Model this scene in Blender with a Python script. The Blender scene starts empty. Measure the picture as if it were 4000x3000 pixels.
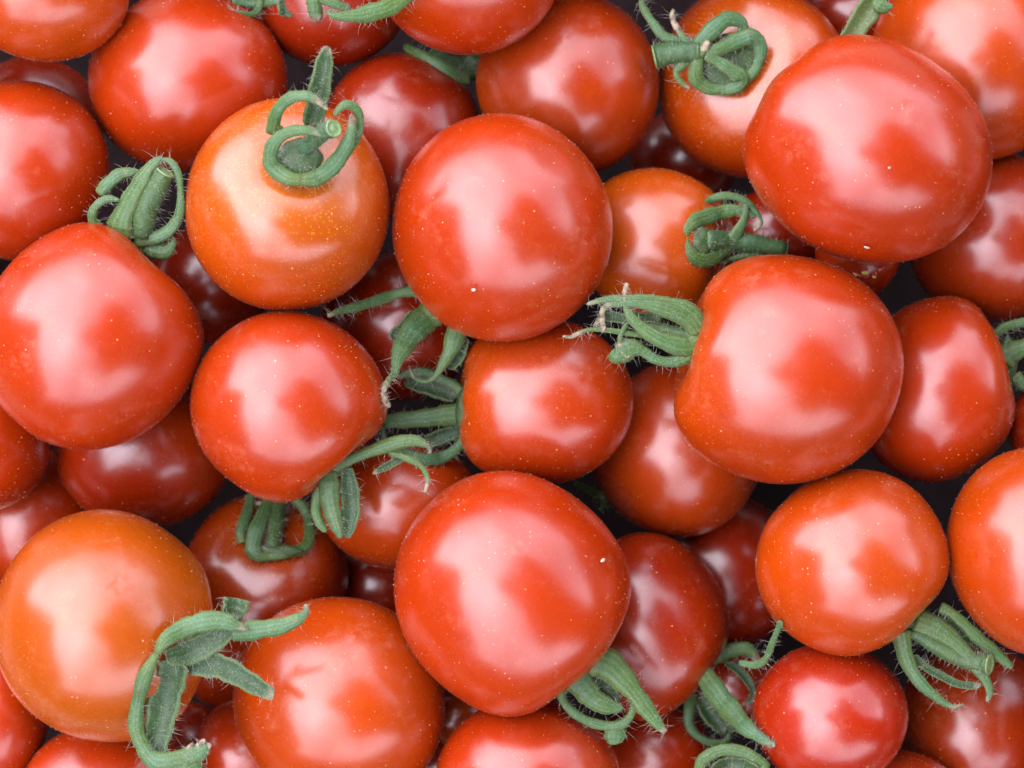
import bpy, bmesh, math, random
import numpy as np
from mathutils import Vector
random.seed(7); rng = np.random.default_rng(7)
S = bpy.context.scene
COL = S.collection
R = math.radians
# ------------------------------------------------------------------ units
# positions are measured on the 4000 x 3000 photograph and a depth z in the same
# unit; 1 unit = 0.035 mm at the top of the heap, camera 35 cm above it
K = 0.14/4000; H = 10000.0
def W(X, Y, z):
    f = K*(H-z)/H
    return np.array([(X-2000)*f, -(Y-1500)*f, z*K])
# ------------------------------------------------------------------ camera
cd = bpy.data.cameras.new('camera'); cam = bpy.data.objects.new('camera', cd); COL.objects.link(cam)
cam.location = (0, 0, H*K); cam.rotation_euler = (0, 0, 0)
cd.sensor_width = 36; cd.lens = 36*H*K/0.14
cd.clip_start = 0.01; cd.clip_end = 500
cd.dof.use_dof = True; cd.dof.focus_distance = (H-150)*K; cd.dof.aperture_fstop = 20
S.camera = cam
# ------------------------------------------------------------------ sky and sun
SUN_EL, SUN_AZ = R(48), R(285)     # azimuth measured clockwise from +y
w = bpy.data.worlds.new('World'); S.world = w; w.use_nodes = True
nt = w.node_tree; nt.nodes.clear(); N = nt.nodes.new; L = nt.links.new
out = N('ShaderNodeOutputWorld'); bg = N('ShaderNodeBackground'); bg.inputs[1].default_value = 0.12
sky = N('ShaderNodeTexSky'); sky.sky_type = 'NISHITA'; sky.sun_disc = False
sky.sun_elevation = SUN_EL; sky.sun_rotation = SUN_AZ
sky.air_density = 1.0; sky.dust_density = 3.0; sky.ozone_density = 1.0
tc = N('ShaderNodeTexCoord'); nz = N('ShaderNodeTexNoise'); nz.inputs['Scale'].default_value = 1.6
nz.inputs['Detail'].default_value = 5
ramp = N('ShaderNodeValToRGB'); ramp.color_ramp.elements[0].position = .3; ramp.color_ramp.elements[1].position = .6
ramp.color_ramp.elements[0].color = (.5,.5,.5,1); ramp.color_ramp.elements[1].color = (1,1,1,1)
sep = N('ShaderNodeSeparateXYZ'); up = N('ShaderNodeMapRange')
up.inputs['From Min'].default_value = -0.02; up.inputs['From Max'].default_value = 0.03
mul = N('ShaderNodeMath'); mul.operation = 'MULTIPLY'
mix = N('ShaderNodeMix'); mix.data_type = 'RGBA'
nz2 = N('ShaderNodeTexNoise'); nz2.inputs['Scale'].default_value = 2.2; nz2.inputs['Detail'].default_value = 3
r2 = N('ShaderNodeValToRGB'); r2.color_ramp.elements[0].position = .35; r2.color_ramp.elements[1].position = .65
r2.color_ramp.elements[0].color = (6.5, 6.8, 8.3, 1); r2.color_ramp.elements[1].color = (12.6, 12.7, 14.6, 1)   # thin and bright cloud, in the sky texture's own unit
L(tc.outputs['Generated'], nz2.inputs['Vector']); L(nz2.outputs['Fac'], r2.inputs[0]); 
# the cloud glows round the veiled sun
dt = N('ShaderNodeVectorMath'); dt.operation = 'DOT_PRODUCT'; L(tc.outputs['Generated'], dt.inputs[0])
dt.inputs[1].default_value = (math.sin(SUN_AZ)*math.cos(SUN_EL), math.cos(SUN_AZ)*math.cos(SUN_EL), math.sin(SUN_EL))
gl = N('ShaderNodeMapRange'); gl.interpolation_type = 'SMOOTHERSTEP'; L(dt.outputs['Value'], gl.inputs['Value'])
gl.inputs['From Min'].default_value = .45; gl.inputs['From Max'].default_value = 1; gl.inputs['To Min'].default_value = .92; gl.inputs['To Max'].default_value = 2.0
vs = N('ShaderNodeVectorMath'); vs.operation = 'SCALE'; L(r2.outputs[0], vs.inputs[0]); L(gl.outputs['Result'], vs.inputs['Scale'])
L(vs.outputs[0], mix.inputs['B'])
L(tc.outputs['Generated'], nz.inputs['Vector']); L(nz.outputs['Fac'], ramp.inputs[0])
L(tc.outputs['Generated'], sep.inputs[0]); L(sep.outputs['Z'], up.inputs['Value'])
L(ramp.outputs['Color'], mul.inputs[0]); L(up.outputs['Result'], mul.inputs[1])
L(mul.outputs[0], mix.inputs['Factor']); L(sky.outputs[0], mix.inputs['A'])
L(mix.outputs['Result'], bg.inputs[0]); L(bg.outputs[0], out.inputs[0])
sd = bpy.data.lights.new('sun', 'SUN'); sun = bpy.data.objects.new('sun', sd); COL.objects.link(sun)
sd.energy = 0.5; sd.angle = R(110); sd.color = (1.0, .95, .88)
sdir = Vector((math.sin(SUN_AZ)*math.cos(SUN_EL), math.cos(SUN_AZ)*math.cos(SUN_EL), math.sin(SUN_EL)))
sun.rotation_euler = sdir.to_track_quat('Z', 'Y').to_euler()
S.view_settings.view_transform = 'Standard'; S.view_settings.look = 'None'
S.view_settings.exposure = 1.96; S.view_settings.gamma = 1
S.render.engine = 'CYCLES'
S.cycles.max_bounces = 6; S.cycles.diffuse_bounces = 4; S.cycles.glossy_bounces = 3; S.cycles.transmission_bounces = 2
S.render.resolution_x = 1024; S.render.resolution_y = 768

# ------------------------------------------------------------------ helpers
def tag(o, label=None, cat=None, group=None, kind=None):
    if label: o['label'] = label
    if cat: o['category'] = cat
    if group: o['group'] = group
    if kind: o['kind'] = kind
    return o
def mesh_obj(name, verts, faces, mat, parent=None, smooth=True, attrs=None):
    me = bpy.data.meshes.new(name)
    me.from_pydata([tuple(map(float, v)) for v in verts], [], faces)
    if smooth: me.polygons.foreach_set('use_smooth', [True]*len(me.polygons))
    for k, a in (attrs or {}).items():
        at = me.attributes.new(k, 'FLOAT', 'POINT'); at.data.foreach_set('value', np.asarray(a, dtype=np.float32))
    me.materials.append(mat); me.update()
    o = bpy.data.objects.new(name, me); COL.objects.link(o)
    if parent is not None: o.parent = parent
    return o
def new_mat(name):
    m = bpy.data.materials.new(name); m.use_nodes = True
    nt = m.node_tree; b = nt.nodes['Principled BSDF']
    return m, nt, b, nt.nodes.new, nt.links.new
def mixc(nt, fac, a, b, typ='MIX'):
    n = nt.nodes.new('ShaderNodeMix'); n.data_type = 'RGBA'; n.blend_type = typ
    for k, v in (('Factor', fac), ('A', a), ('B', b)):
        if isinstance(v, (int, float)): n.inputs[k].default_value = v
        elif isinstance(v, tuple): n.inputs[k].default_value = v+(1,) if len(v) == 3 else v
        else: nt.links.new(v, n.inputs[k])
    return n.outputs['Result']
def math_(nt, op, a, b=None, clamp=False):
    n = nt.nodes.new('ShaderNodeMath'); n.operation = op; n.use_clamp = clamp
    for i, v in enumerate((a, b)):
        if v is None: continue
        if isinstance(v, (int, float)): n.inputs[i].default_value = v
        else: nt.links.new(v, n.inputs[i])
    return n.outputs[0]
def maprange(nt, v, a, b, c=0, d=1):
    n = nt.nodes.new('ShaderNodeMapRange'); nt.links.new(v, n.inputs['Value'])
    for k, x in (('From Min', a), ('From Max', b), ('To Min', c), ('To Max', d)): n.inputs[k].default_value = x
    return n.outputs['Result']

# ------------------------------------------------------------------ materials
def tomato_mat():
    m, nt, b, N, L = new_mat('tomato_skin')
    oi = N('ShaderNodeObjectInfo'); tc = N('ShaderNodeTexCoord')
    add = N('ShaderNodeVectorMath'); add.operation = 'ADD'; L(tc.outputs['Object'], add.inputs[0])
    sc = N('ShaderNodeVectorMath'); sc.operation = 'SCALE'; L(oi.outputs['Random'], sc.inputs['Scale'])
    sc.inputs[0].default_value = (3, 5, 7); L(sc.outputs[0], add.inputs[1]); P = add.outputs[0]
    def noise(scale, det=3, rough=.5):
        n = N('ShaderNodeTexNoise'); n.inputs['Scale'].default_value = scale; n.inputs['Detail'].default_value = det
        n.inputs['Roughness'].default_value = rough; L(P, n.inputs['Vector']); return n.outputs['Fac']
    def vor(scale):
        n = N('ShaderNodeTexVoronoi'); n.inputs['Scale'].default_value = scale; L(P, n.inputs['Vector']); return n
    base = oi.outputs['Color']
    # ripening: more orange towards the shoulder round the stem, in soft blotches
    at = N('ShaderNodeAttribute'); at.attribute_name = 'shoulder'
    big = maprange(nt, noise(45, 2), .35, .7)
    org = math_(nt, 'MULTIPLY', oi.outputs['Alpha'], math_(nt, 'ADD', at.outputs['Fac'], math_(nt, 'MULTIPLY', big, .45)), True)
    c = mixc(nt, org, base, (.33, .070, .0012))
    c = mixc(nt, maprange(nt, noise(90, 4), .3, .75, 0, .28), c, (.13, .004, .0007))
    # fine golden grain under the skin, strongest where the fruit is orange
    g = vor(2600); gm = math_(nt, 'LESS_THAN', g.outputs['Distance'], .33)
    sepc = N('ShaderNodeSeparateColor'); L(g.outputs['Color'], sepc.inputs[0])
    gsel = math_(nt, 'GREATER_THAN', sepc.outputs[0], .55)
    gm = math_(nt, 'MULTIPLY', math_(nt, 'MULTIPLY', gm, gsel), math_(nt, 'ADD', math_(nt, 'MULTIPLY', org, .65), .06))
    c = mixc(nt, gm, c, (.40, .155, .012))
    # dust specks
    s = vor(1500); sepc = N('ShaderNodeSeparateColor'); L(s.outputs['Color'], sepc.inputs[0])
    rad = math_(nt, 'MULTIPLY', sepc.outputs[1], .20)
    sm = math_(nt, 'LESS_THAN', s.outputs['Distance'], rad)
    dens = maprange(nt, noise(70, 3), .40, .72, .97, .55)
    sm = math_(nt, 'MULTIPLY', sm, math_(nt, 'GREATER_THAN', sepc.outputs[0], dens))
    s2 = vor(230); sep2 = N('ShaderNodeSeparateColor'); L(s2.outputs['Color'], sep2.inputs[0])
    sm2 = math_(nt, 'MULTIPLY', math_(nt, 'LESS_THAN', s2.outputs['Distance'], math_(nt, 'MULTIPLY', sep2.outputs[1], .07)),
                math_(nt, 'GREATER_THAN', sep2.outputs[0], .90))
    sp = math_(nt, 'MAXIMUM', sm, sm2)
    c = mixc(nt, math_(nt, 'MULTIPLY', sp, .50), c, (.60, .34, .18))
    # dull dusty film in patches
    film = math_(nt, 'MULTIPLY', maprange(nt, noise(120, 6, .7), .56, .78), maprange(nt, noise(900, 3), .4, .62))
    c = mixc(nt, math_(nt, 'MULTIPLY', film, .30), c, (.44, .19, .11))
    L(c, b.inputs['Base Color'])
    b.inputs['IOR'].default_value = 1.62
    r = math_(nt, 'ADD', maprange(nt, noise(260, 5, .65), .3, .75, .225, .30), math_(nt, 'MULTIPLY', film, .04))
    L(math_(nt, 'ADD', r, math_(nt, 'MULTIPLY', sp, .3)), b.inputs['Roughness'])
    b.inputs['Subsurface Weight'].default_value = .22
    b.inputs['Subsurface Radius'].default_value = (1.0, .25, .06); b.inputs['Subsurface Scale'].default_value = .0022
    rub = math_(nt, 'MULTIPLY', maprange(nt, noise(170, 5, .7), .56, .62), maprange(nt, noise(38, 1), .60, .68))
    L(math_(nt, 'SUBTRACT', .5, math_(nt, 'MULTIPLY', rub, .26)), b.inputs['Specular IOR Level'])
    b.inputs['Sheen Weight'].default_value = .02; b.inputs['Sheen Roughness'].default_value = .2
    b.inputs['Sheen Tint'].default_value = (1, .75, .65, 1)
    bp = N('ShaderNodeBump'); bp.inputs['Strength'].default_value = .10; bp.inputs['Distance'].default_value = .0003
    h = math_(nt, 'ADD', math_(nt, 'MULTIPLY', noise(1500, 2), .25), noise(110, 3))
    L(h, bp.inputs['Height']); L(bp.outputs[0], b.inputs['Normal'])
    return m
def green_mat(name, base, blue, yellow):
    m, nt, b, N, L = new_mat(name)
    tc = N('ShaderNodeTexCoord'); P = tc.outputs['Object']
    def noise(scale, det=3, rough=.5):
        n = N('ShaderNodeTexNoise'); n.inputs['Scale'].default_value = scale; n.inputs['Detail'].default_value = det
        n.inputs['Roughness'].default_value = rough; L(P, n.inputs['Vector']); return n.outputs['Fac']
    def attr(k):
        a = N('ShaderNodeAttribute'); a.attribute_name = k; return a.outputs['Fac']
    c = mixc(nt, maprange(nt, noise(260, 3), .35, .65), base, blue)
    c = mixc(nt, math_(nt, 'MULTIPLY', attr('root'), maprange(nt, noise(500, 3), .25, .6, .35, 1)), c, yellow)
    ac = attr('across')
    c = mixc(nt, math_(nt, 'MULTIPLY', maprange(nt, noise(90, 2), .4, .65), .55), c, (.055, .082, .012))
    oi = N('ShaderNodeObjectInfo')
    c = mixc(nt, math_(nt, 'MULTIPLY', oi.outputs['Random'], .5), c, (.060, .110, .022))
    c = mixc(nt, maprange(nt, noise(330, 4, .6), .62, .72, 0, .55), c, (.10, .085, .03))
    st = math_(nt, 'MULTIPLY', math_(nt, 'ADD', math_(nt, 'SINE', math_(nt, 'ADD', math_(nt, 'MULTIPLY', ac, 13), math_(nt, 'MULTIPLY', noise(400, 2), 5))), 1), .22)
    c = mixc(nt, st, c, tuple(x*.5 for x in base))
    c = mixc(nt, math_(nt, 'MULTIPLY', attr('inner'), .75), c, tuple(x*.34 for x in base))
    v = N('ShaderNodeTexVoronoi'); v.inputs['Scale'].default_value = 4200; L(P, v.inputs['Vector'])
    sc = N('ShaderNodeSeparateColor'); L(v.outputs['Color'], sc.inputs[0])
    gm = math_(nt, 'MULTIPLY', math_(nt, 'LESS_THAN', v.outputs['Distance'], .36), math_(nt, 'GREATER_THAN', sc.outputs[0], .62))
    c = mixc(nt, math_(nt, 'MULTIPLY', gm, .3), c, (.22, .25, .10))
    c = mixc(nt, attr('rim'), c, (.085, .11, .03))
    dry = math_(nt, 'MULTIPLY', attr('dry'), maprange(nt, noise(900, 3), .2, .5, .7, 1), True)
    c = mixc(nt, dry, c, mixc(nt, maprange(nt, noise(1400, 4), .35, .6), (.06, .04, .025), (.24, .19, .12)))
    L(c, b.inputs['Base Color']); b.inputs['Roughness'].default_value = .46; b.inputs['Specular IOR Level'].default_value = .32
    b.inputs['Sheen Weight'].default_value = .04; b.inputs['Sheen Roughness'].default_value = .4
    b.inputs['Sheen Tint'].default_value = (.8, 1, .95, 1)
    b.inputs['Subsurface Weight'].default_value = .12; b.inputs['Subsurface Scale'].default_value = .0007
    b.inputs['Subsurface Radius'].default_value = (.4, 1, .3)
    bp = N('ShaderNodeBump'); bp.inputs['Strength'].default_value = .55; bp.inputs['Distance'].default_value = .00012
    L(math_(nt, 'ADD', noise(2600, 3, .7), math_(nt, 'MULTIPLY', noise(700, 2), .8)), bp.inputs['Height']); L(bp.outputs[0], b.inputs['Normal'])
    return m
def plain(name, col, rough=.5, noise_scale=None, col2=None):
    m, nt, b, N, L = new_mat(name)
    if noise_scale:
        n = N('ShaderNodeTexNoise'); n.inputs['Scale'].default_value = noise_scale; n.inputs['Detail'].default_value = 5
        t = N('ShaderNodeTexCoord'); L(t.outputs['Object'], n.inputs['Vector'])
        L(mixc(nt, maprange(nt, n.outputs['Fac'], .35, .65), col, col2), b.inputs['Base Color'])
    else: b.inputs['Base Color'].default_value = col+(1,)
    b.inputs['Roughness'].default_value = rough
    return m
M_TOM = tomato_mat()
M_GREEN = green_mat('sepal_green', (.024, .070, .014), (.050, .120, .062), (.085, .098, .005))
M_STEM = green_mat('stem_green', (.026, .072, .018), (.040, .10, .050), (.065, .085, .008))
M_LEAF = green_mat('pale_leaf_green', (.12, .16, .035), (.13, .19, .07), (.12, .16, .02))
M_CUT = plain('cut_stem_end', (.08, .15, .05), .5, 2600, (.15, .21, .08))
M_HAIR = plain('plant_hair', (.26, .27, .22), .4)
M_FUZZ = plain('skin_fuzz', (.50, .27, .16), .4)
M_FLAKE = plain('dry_flake', (.40, .32, .22), .6, 3000, (.55, .50, .40))
M_TRAY = plain('tray', (.008, .0035, .0035), .8, 300, (.013, .006, .006)); M_TRAY.node_tree.nodes['Principled BSDF'].inputs['Specular IOR Level'].default_value = .1

# ------------------------------------------------------------------ tomatoes
def ico(n):
    bm = bmesh.new(); bmesh.ops.create_icosphere(bm, subdivisions=n, radius=1)
    v = np.array([x.co[:] for x in bm.verts]); f = [[q.index for q in p.verts] for p in bm.faces]; bm.free()
    v /= np.linalg.norm(v, axis=1)[:, None]
    return v, f
ICO = {n: ico(n) for n in (4, 5, 6)}
D = 4000/2212
T = {}; ORDER = []
RED = (.280, .0185, .0003); DEEP = (.195, .0095, .0003); ORA = (.310, .030, .0003)  # DEEP: lower fruit darkened, the heap's shade put into the skin colour
# name: cx, cy, rx, ry, rot (display px of the 2212-wide picture), stem axis (x right, y down, z to camera),
#       dimple depth, colour, orange amount, z cap, label
def t(name, cx, cy, rx, ry, rot, axis, dim, col, org, cap, label):
    a = np.array([axis[0], -axis[1], axis[2]], float); a /= np.linalg.norm(a)
    T[name] = dict(name=name, X=cx*D, Y=cy*D, rx=rx*D, ry=ry*D, rot=R(rot), axis=a, dim=dim, col=col, org=org, cap=cap if cap > -150 else cap*1.4, label=label)
    ORDER.append(name)
t('F', 1085,492,239,246,0, (-.45,.55,-.75), .12, RED, .35, 0, 'large round red-orange tomato at the middle, calyx hidden beneath it')
t('E', 200,729,240,245,-8, (.66,-.72,-.12), .20, RED, .15, 0, 'large red tomato cut by the left edge, curled calyx at its upper right shoulder')
t('M', 1880,327,268,238,-20, (-.75,-.62,-.25), .09, RED, .12, 60, 'large glossy red tomato at upper right beneath a pale strap leaf')
t('BB', 1108,1278,256,264,8, (.66,.70,-.12), .20, RED, .15, 20, 'largest red tomato low in the centre, white flake on its right side')
t('Y', 228,1351,240,250,0, (.7,.25,-.35), .10, (.28,.046,.001), .9, 20, 'large orange tomato at lower left with a torn ragged calyx lying over its right side')
t('Q', 1702,798,248,248,0, (-.96,-.26,.02), .22, RED, .30, 10, 'big red tomato right of centre, indented on the left where its long-tipped calyx sits')
t('C', 621,443,221,229,0, (.16,-.36,.92), .12, ORA, 1.0, 0, 'bright orange tomato with its calyx facing up and one sepal standing tall')
t('H', 1008,-72,208,188,0, (.3,-.6,-.4), .10, RED, .35, 0, 'orange-red tomato cut by the top edge, left of the two-blob highlighted one')
t('U', 625,875,212,205,12, (.66,.74,.02), .22, RED, .18, -20, 'red tomato below the bright orange one, calyx curling out of its lower right')
t('S', 1178,868,189,181,0, (-.98,-.02,.05), .16, RED, .40, -120, 'dusty red tomato directly below the middle one, calyx on its left side')
t('FF', 1840,1214,209,199,12, (.70,.68,.02), .18, ORA, .30, -60, 'orange-red tomato at lower right with an open claw-like calyx and round cut stem')
t('CC', 733,1512,229,222,0, (.2,.8,-.6), .12, ORA, .30, -40, 'large orange-red tomato at the bottom edge, left of centre')
t('G', 1226,182,198,203,0, (-.88,.10,-.4), .14, (.25,.021,.0008), .35, -30, 'brownish red tomato at top centre with two separate pale highlights')
t('GG', 2242,1190,196,224,0, (.6,.6,-.3), .10, ORA, .35, -40, 'orange-red tomato cut by the right edge, right of the claw-like calyx')
t('A', 88,-22,190,152,-10, (-.3,-.8,-.3), .10, ORA, .45, -40, 'orange-red tomato cut by the top left corner')
t('B', 406,176,215,195,10, (-.3,-.7,-.5), .12, RED, .18, -60, 'big red tomato at upper left, above the curled calyx')
t('L', 1628,175,207,212,0, (-.22,-.18,.95), .14, RED, .8, -60, 'speckled red tomato near the top right, folded calyx with a thick stem on its face')
t('D', 40,368,196,195,0, (-.6,-.3,-.5), .12, RED, .22, -80, 'red tomato cut by the left edge, between the corner one and the big one below')
t('N', 2110,125,228,226,0, (.5,-.5,-.5), .10, ORA, .2, -150, 'dull orange-red tomato cut by the top right corner')
t('HH', 1792,1545,167,157,0, (-.3,.3,-.8), .12, (.25,.010,.0008), .12, -120, 'medium red tomato near the bottom right with an L-shaped highlight')
t('JJ', 1925,1745,165,124,0, (.3,.6,-.6), .10, RED, .2, -40, 'red tomato just peeping over the bottom edge at the right')
t('EE', 1140,1684,200,176,0, (-.2,.7,-.6), .12, RED, .2, -60, 'red tomato cut by the bottom edge below the largest red one')
t('R', 2020,840,172,204,-8, (.93,-.36,.05), .26, RED, .30, -100, 'red heart-shaped tomato near the right edge with a dent beside its calyx')
t('P', 1412,522,176,159,-10, (.84,.20,.45), .12, (.31,.042,.0008), .40, -120, 'small orange tomato right of the middle one, looped calyx on its right')
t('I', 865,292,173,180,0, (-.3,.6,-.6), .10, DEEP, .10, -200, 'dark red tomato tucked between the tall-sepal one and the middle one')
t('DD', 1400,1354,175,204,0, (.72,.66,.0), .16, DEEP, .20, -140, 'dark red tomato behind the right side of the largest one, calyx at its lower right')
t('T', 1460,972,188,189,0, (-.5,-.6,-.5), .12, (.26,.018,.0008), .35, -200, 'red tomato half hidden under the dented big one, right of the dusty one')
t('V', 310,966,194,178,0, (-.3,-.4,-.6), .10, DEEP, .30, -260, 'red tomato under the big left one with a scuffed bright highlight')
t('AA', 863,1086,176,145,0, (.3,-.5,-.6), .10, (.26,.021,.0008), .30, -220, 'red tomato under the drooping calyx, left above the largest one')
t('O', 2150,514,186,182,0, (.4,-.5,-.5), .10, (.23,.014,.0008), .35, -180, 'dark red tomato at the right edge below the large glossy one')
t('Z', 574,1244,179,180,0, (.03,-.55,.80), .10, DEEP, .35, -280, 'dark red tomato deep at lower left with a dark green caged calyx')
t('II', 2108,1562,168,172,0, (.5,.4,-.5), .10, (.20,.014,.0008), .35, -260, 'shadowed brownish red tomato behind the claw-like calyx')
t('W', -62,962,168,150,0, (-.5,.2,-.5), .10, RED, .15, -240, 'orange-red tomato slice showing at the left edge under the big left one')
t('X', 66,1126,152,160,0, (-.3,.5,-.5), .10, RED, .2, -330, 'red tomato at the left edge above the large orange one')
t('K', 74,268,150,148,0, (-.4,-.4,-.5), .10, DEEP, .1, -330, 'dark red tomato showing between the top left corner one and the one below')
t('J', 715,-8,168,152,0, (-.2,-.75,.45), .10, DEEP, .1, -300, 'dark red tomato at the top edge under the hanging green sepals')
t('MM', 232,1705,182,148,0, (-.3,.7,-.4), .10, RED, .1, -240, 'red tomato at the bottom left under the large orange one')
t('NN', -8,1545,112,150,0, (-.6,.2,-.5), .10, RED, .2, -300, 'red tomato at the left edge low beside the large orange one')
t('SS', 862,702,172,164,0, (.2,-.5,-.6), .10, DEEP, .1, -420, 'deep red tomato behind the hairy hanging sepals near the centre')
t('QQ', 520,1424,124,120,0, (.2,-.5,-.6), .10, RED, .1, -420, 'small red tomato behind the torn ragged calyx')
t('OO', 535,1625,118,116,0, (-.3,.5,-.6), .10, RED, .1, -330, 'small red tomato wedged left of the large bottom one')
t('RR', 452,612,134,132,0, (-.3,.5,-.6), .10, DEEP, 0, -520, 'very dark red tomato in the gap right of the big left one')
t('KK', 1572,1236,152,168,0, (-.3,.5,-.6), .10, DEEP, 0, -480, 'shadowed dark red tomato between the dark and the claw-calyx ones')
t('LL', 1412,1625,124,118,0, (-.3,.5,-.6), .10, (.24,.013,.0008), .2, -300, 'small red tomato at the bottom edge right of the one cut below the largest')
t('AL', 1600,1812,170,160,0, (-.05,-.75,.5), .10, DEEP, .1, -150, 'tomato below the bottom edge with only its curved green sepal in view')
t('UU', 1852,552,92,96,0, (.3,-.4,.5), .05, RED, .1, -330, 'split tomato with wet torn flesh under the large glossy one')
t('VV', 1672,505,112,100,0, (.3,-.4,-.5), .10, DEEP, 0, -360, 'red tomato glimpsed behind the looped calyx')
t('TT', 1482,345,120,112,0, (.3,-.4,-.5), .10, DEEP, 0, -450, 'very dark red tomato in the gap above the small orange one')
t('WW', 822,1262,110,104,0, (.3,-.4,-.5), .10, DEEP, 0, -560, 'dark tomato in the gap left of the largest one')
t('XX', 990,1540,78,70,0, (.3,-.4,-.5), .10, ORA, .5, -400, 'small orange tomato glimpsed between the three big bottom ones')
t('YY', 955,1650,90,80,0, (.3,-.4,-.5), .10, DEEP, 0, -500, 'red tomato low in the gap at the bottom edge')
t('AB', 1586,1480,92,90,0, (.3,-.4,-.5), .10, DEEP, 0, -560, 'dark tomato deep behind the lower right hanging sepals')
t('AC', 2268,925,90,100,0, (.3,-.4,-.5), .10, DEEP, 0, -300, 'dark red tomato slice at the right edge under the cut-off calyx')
t('AD', 400,1612,100,96,0, (.3,-.4,-.5), .10, DEEP, 0, -520, 'dark red tomato below the ragged calyx at the bottom')
t('AE', 1850,30,120,100,0, (.3,-.4,-.5), .10, DEEP, 0, -420, 'dark red tomato in the gap at the top beside the pale strap leaf')
t('AF', 2040,1650,120,110,0, (.3,-.4,-.5), .10, DEEP, 0, -520, 'dark tomato at the bottom right below the brownish one')

def dirR(q, ang):
    a = ang - q['rot']
    return q['rx']*q['ry']/math.hypot(q['ry']*math.cos(a), q['rx']*math.sin(a))
def fits(q, z, others, tol=.965):
    p = W(q['X'], q['Y'], z); f = K*(H-z)/H
    for o in others:
        po = W(o['X'], o['Y'], o['z']); d = p-po
        ang = math.atan2(d[1], d[0]); fo = K*(H-o['z'])/H
        if np.dot(d, d) < (tol*(dirR(q, ang)*f+dirR(o, ang)*fo))**2: return False
    return True
placed = []
def settle(q, tol=.965):
    z = q['cap']
    while z > -2600 and not fits(q, z, placed, tol): z -= 10
    q['z'] = z; placed.append(q)
for n in ORDER: settle(T[n])
print('Z', {n: T[n]['z'] for n in ORDER})

def tomato_mesh(q, lvl):
    n, f = ICO[lvl]; a = q['axis']
    rs = np.random.default_rng(sum(map(ord, q['name']))*17)
    ca = np.clip(n@a, -1, 1); phi = np.arccos(ca)
    # azimuth round the axis for the faint shoulder ribs
    h = np.array([1., 0, 0]) if abs(a[0]) < .8 else np.array([0, 1., 0])
    e1 = np.cross(a, h); e1 /= np.linalg.norm(e1); e2 = np.cross(a, e1)
    th = np.arctan2(n@e2, n@e1)
    r = 1 - q['dim']*1.25*np.exp(-(phi/.40)**2) + .035*np.exp(-((phi-.85)/.35)**2)
    r += .012*np.cos(th*rs.integers(4, 6)+rs.random()*6)*np.exp(-((phi-.55)/.4)**2)
    r -= .018*np.exp(-((math.pi-phi)/.16)**2) - .006*np.exp(-((math.pi-phi)/.05)**2)
    for k in range(5):
        d = rs.normal(size=3); d /= np.linalg.norm(d)
        r += rs.uniform(.005, .015)*np.sin((n@d)*rs.uniform(1.5, 4)+rs.random()*6)
    v = n*r[:, None]
    # centre and normalise to the silhouette in x, y
    for ax in (0, 1):
        c, s_ = math.cos(q['rot']), math.sin(q['rot'])
    Rm = np.array([[c, s_], [-s_, c]])
    xy = v[:, :2]@Rm.T
    for ax in (0, 1):
        lo, hi = xy[:, ax].min(), xy[:, ax].max(); xy[:, ax] = (xy[:, ax]-(lo+hi)/2)/((hi-lo)/2)
    xy[:, 0] *= q['rx']; xy[:, 1] *= q['ry']
    fz = K*(H-q['z'])/H
    v = np.column_stack([xy@Rm, v[:, 2]*math.sqrt(q['rx']*q['ry'])])*fz
    shoulder = np.exp(-(phi/.75)**2)
    return v, f, shoulder
def fuzz(q, v, count, parent):
    rs = np.random.default_rng(abs(int(q['X']*7+q['Y']))+3)
    idx = rs.choice(len(v), count); fz = K*(H-q['z'])/H
    nv = v[idx]; nn = nv/np.linalg.norm(nv, axis=1)[:, None]
    keep = nn[:, 2] > -.25; nv, nn = nv[keep], nn[keep]
    V = []; Fc = []
    for p, n in zip(nv, nn):
        d = n+rs.normal(size=3)*.45; d /= np.linalg.norm(d)
        ln = rs.uniform(3, 7.5)*fz; rr = rs.uniform(.6, 1.1)*fz
        s_ = np.cross(d, rs.normal(size=3)); s_ /= np.linalg.norm(s_); u = np.cross(d, s_)
        i = len(V)
        V += [p+s_*rr, p-s_*rr*.5+u*rr*.87, p-s_*rr*.5-u*rr*.87, p+d*ln]
        Fc += [(i, i+1, i+3), (i+1, i+2, i+3), (i+2, i, i+3)]
    o = mesh_obj('skin_hair', V, Fc, M_FUZZ, parent, smooth=False); tag(o, kind='stuff'); return o
def build_tomato(q, lvl, with_root, nf=0):
    v, f, sh = tomato_mesh(q, lvl); loc = W(q['X'], q['Y'], q['z'])
    if with_root:
        root = bpy.data.objects.new('cherry_tomato', None); COL.objects.link(root); root.location = loc
        root.empty_display_size = .01
        o = mesh_obj('fruit', v, f, M_TOM, root, attrs={'shoulder': sh})
    else:
        o = root = mesh_obj('cherry_tomato', v, f, M_TOM, attrs={'shoulder': sh}); root.location = loc
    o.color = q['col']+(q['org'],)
    if nf: fuzz(q, v, nf, o)
    tag(root, q['label'], 'tomato', q.get('group', 'cherry tomatoes heaped in the picture'))
    q['root'] = root; q['fruit'] = o; q['loc'] = loc
    return root

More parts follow.
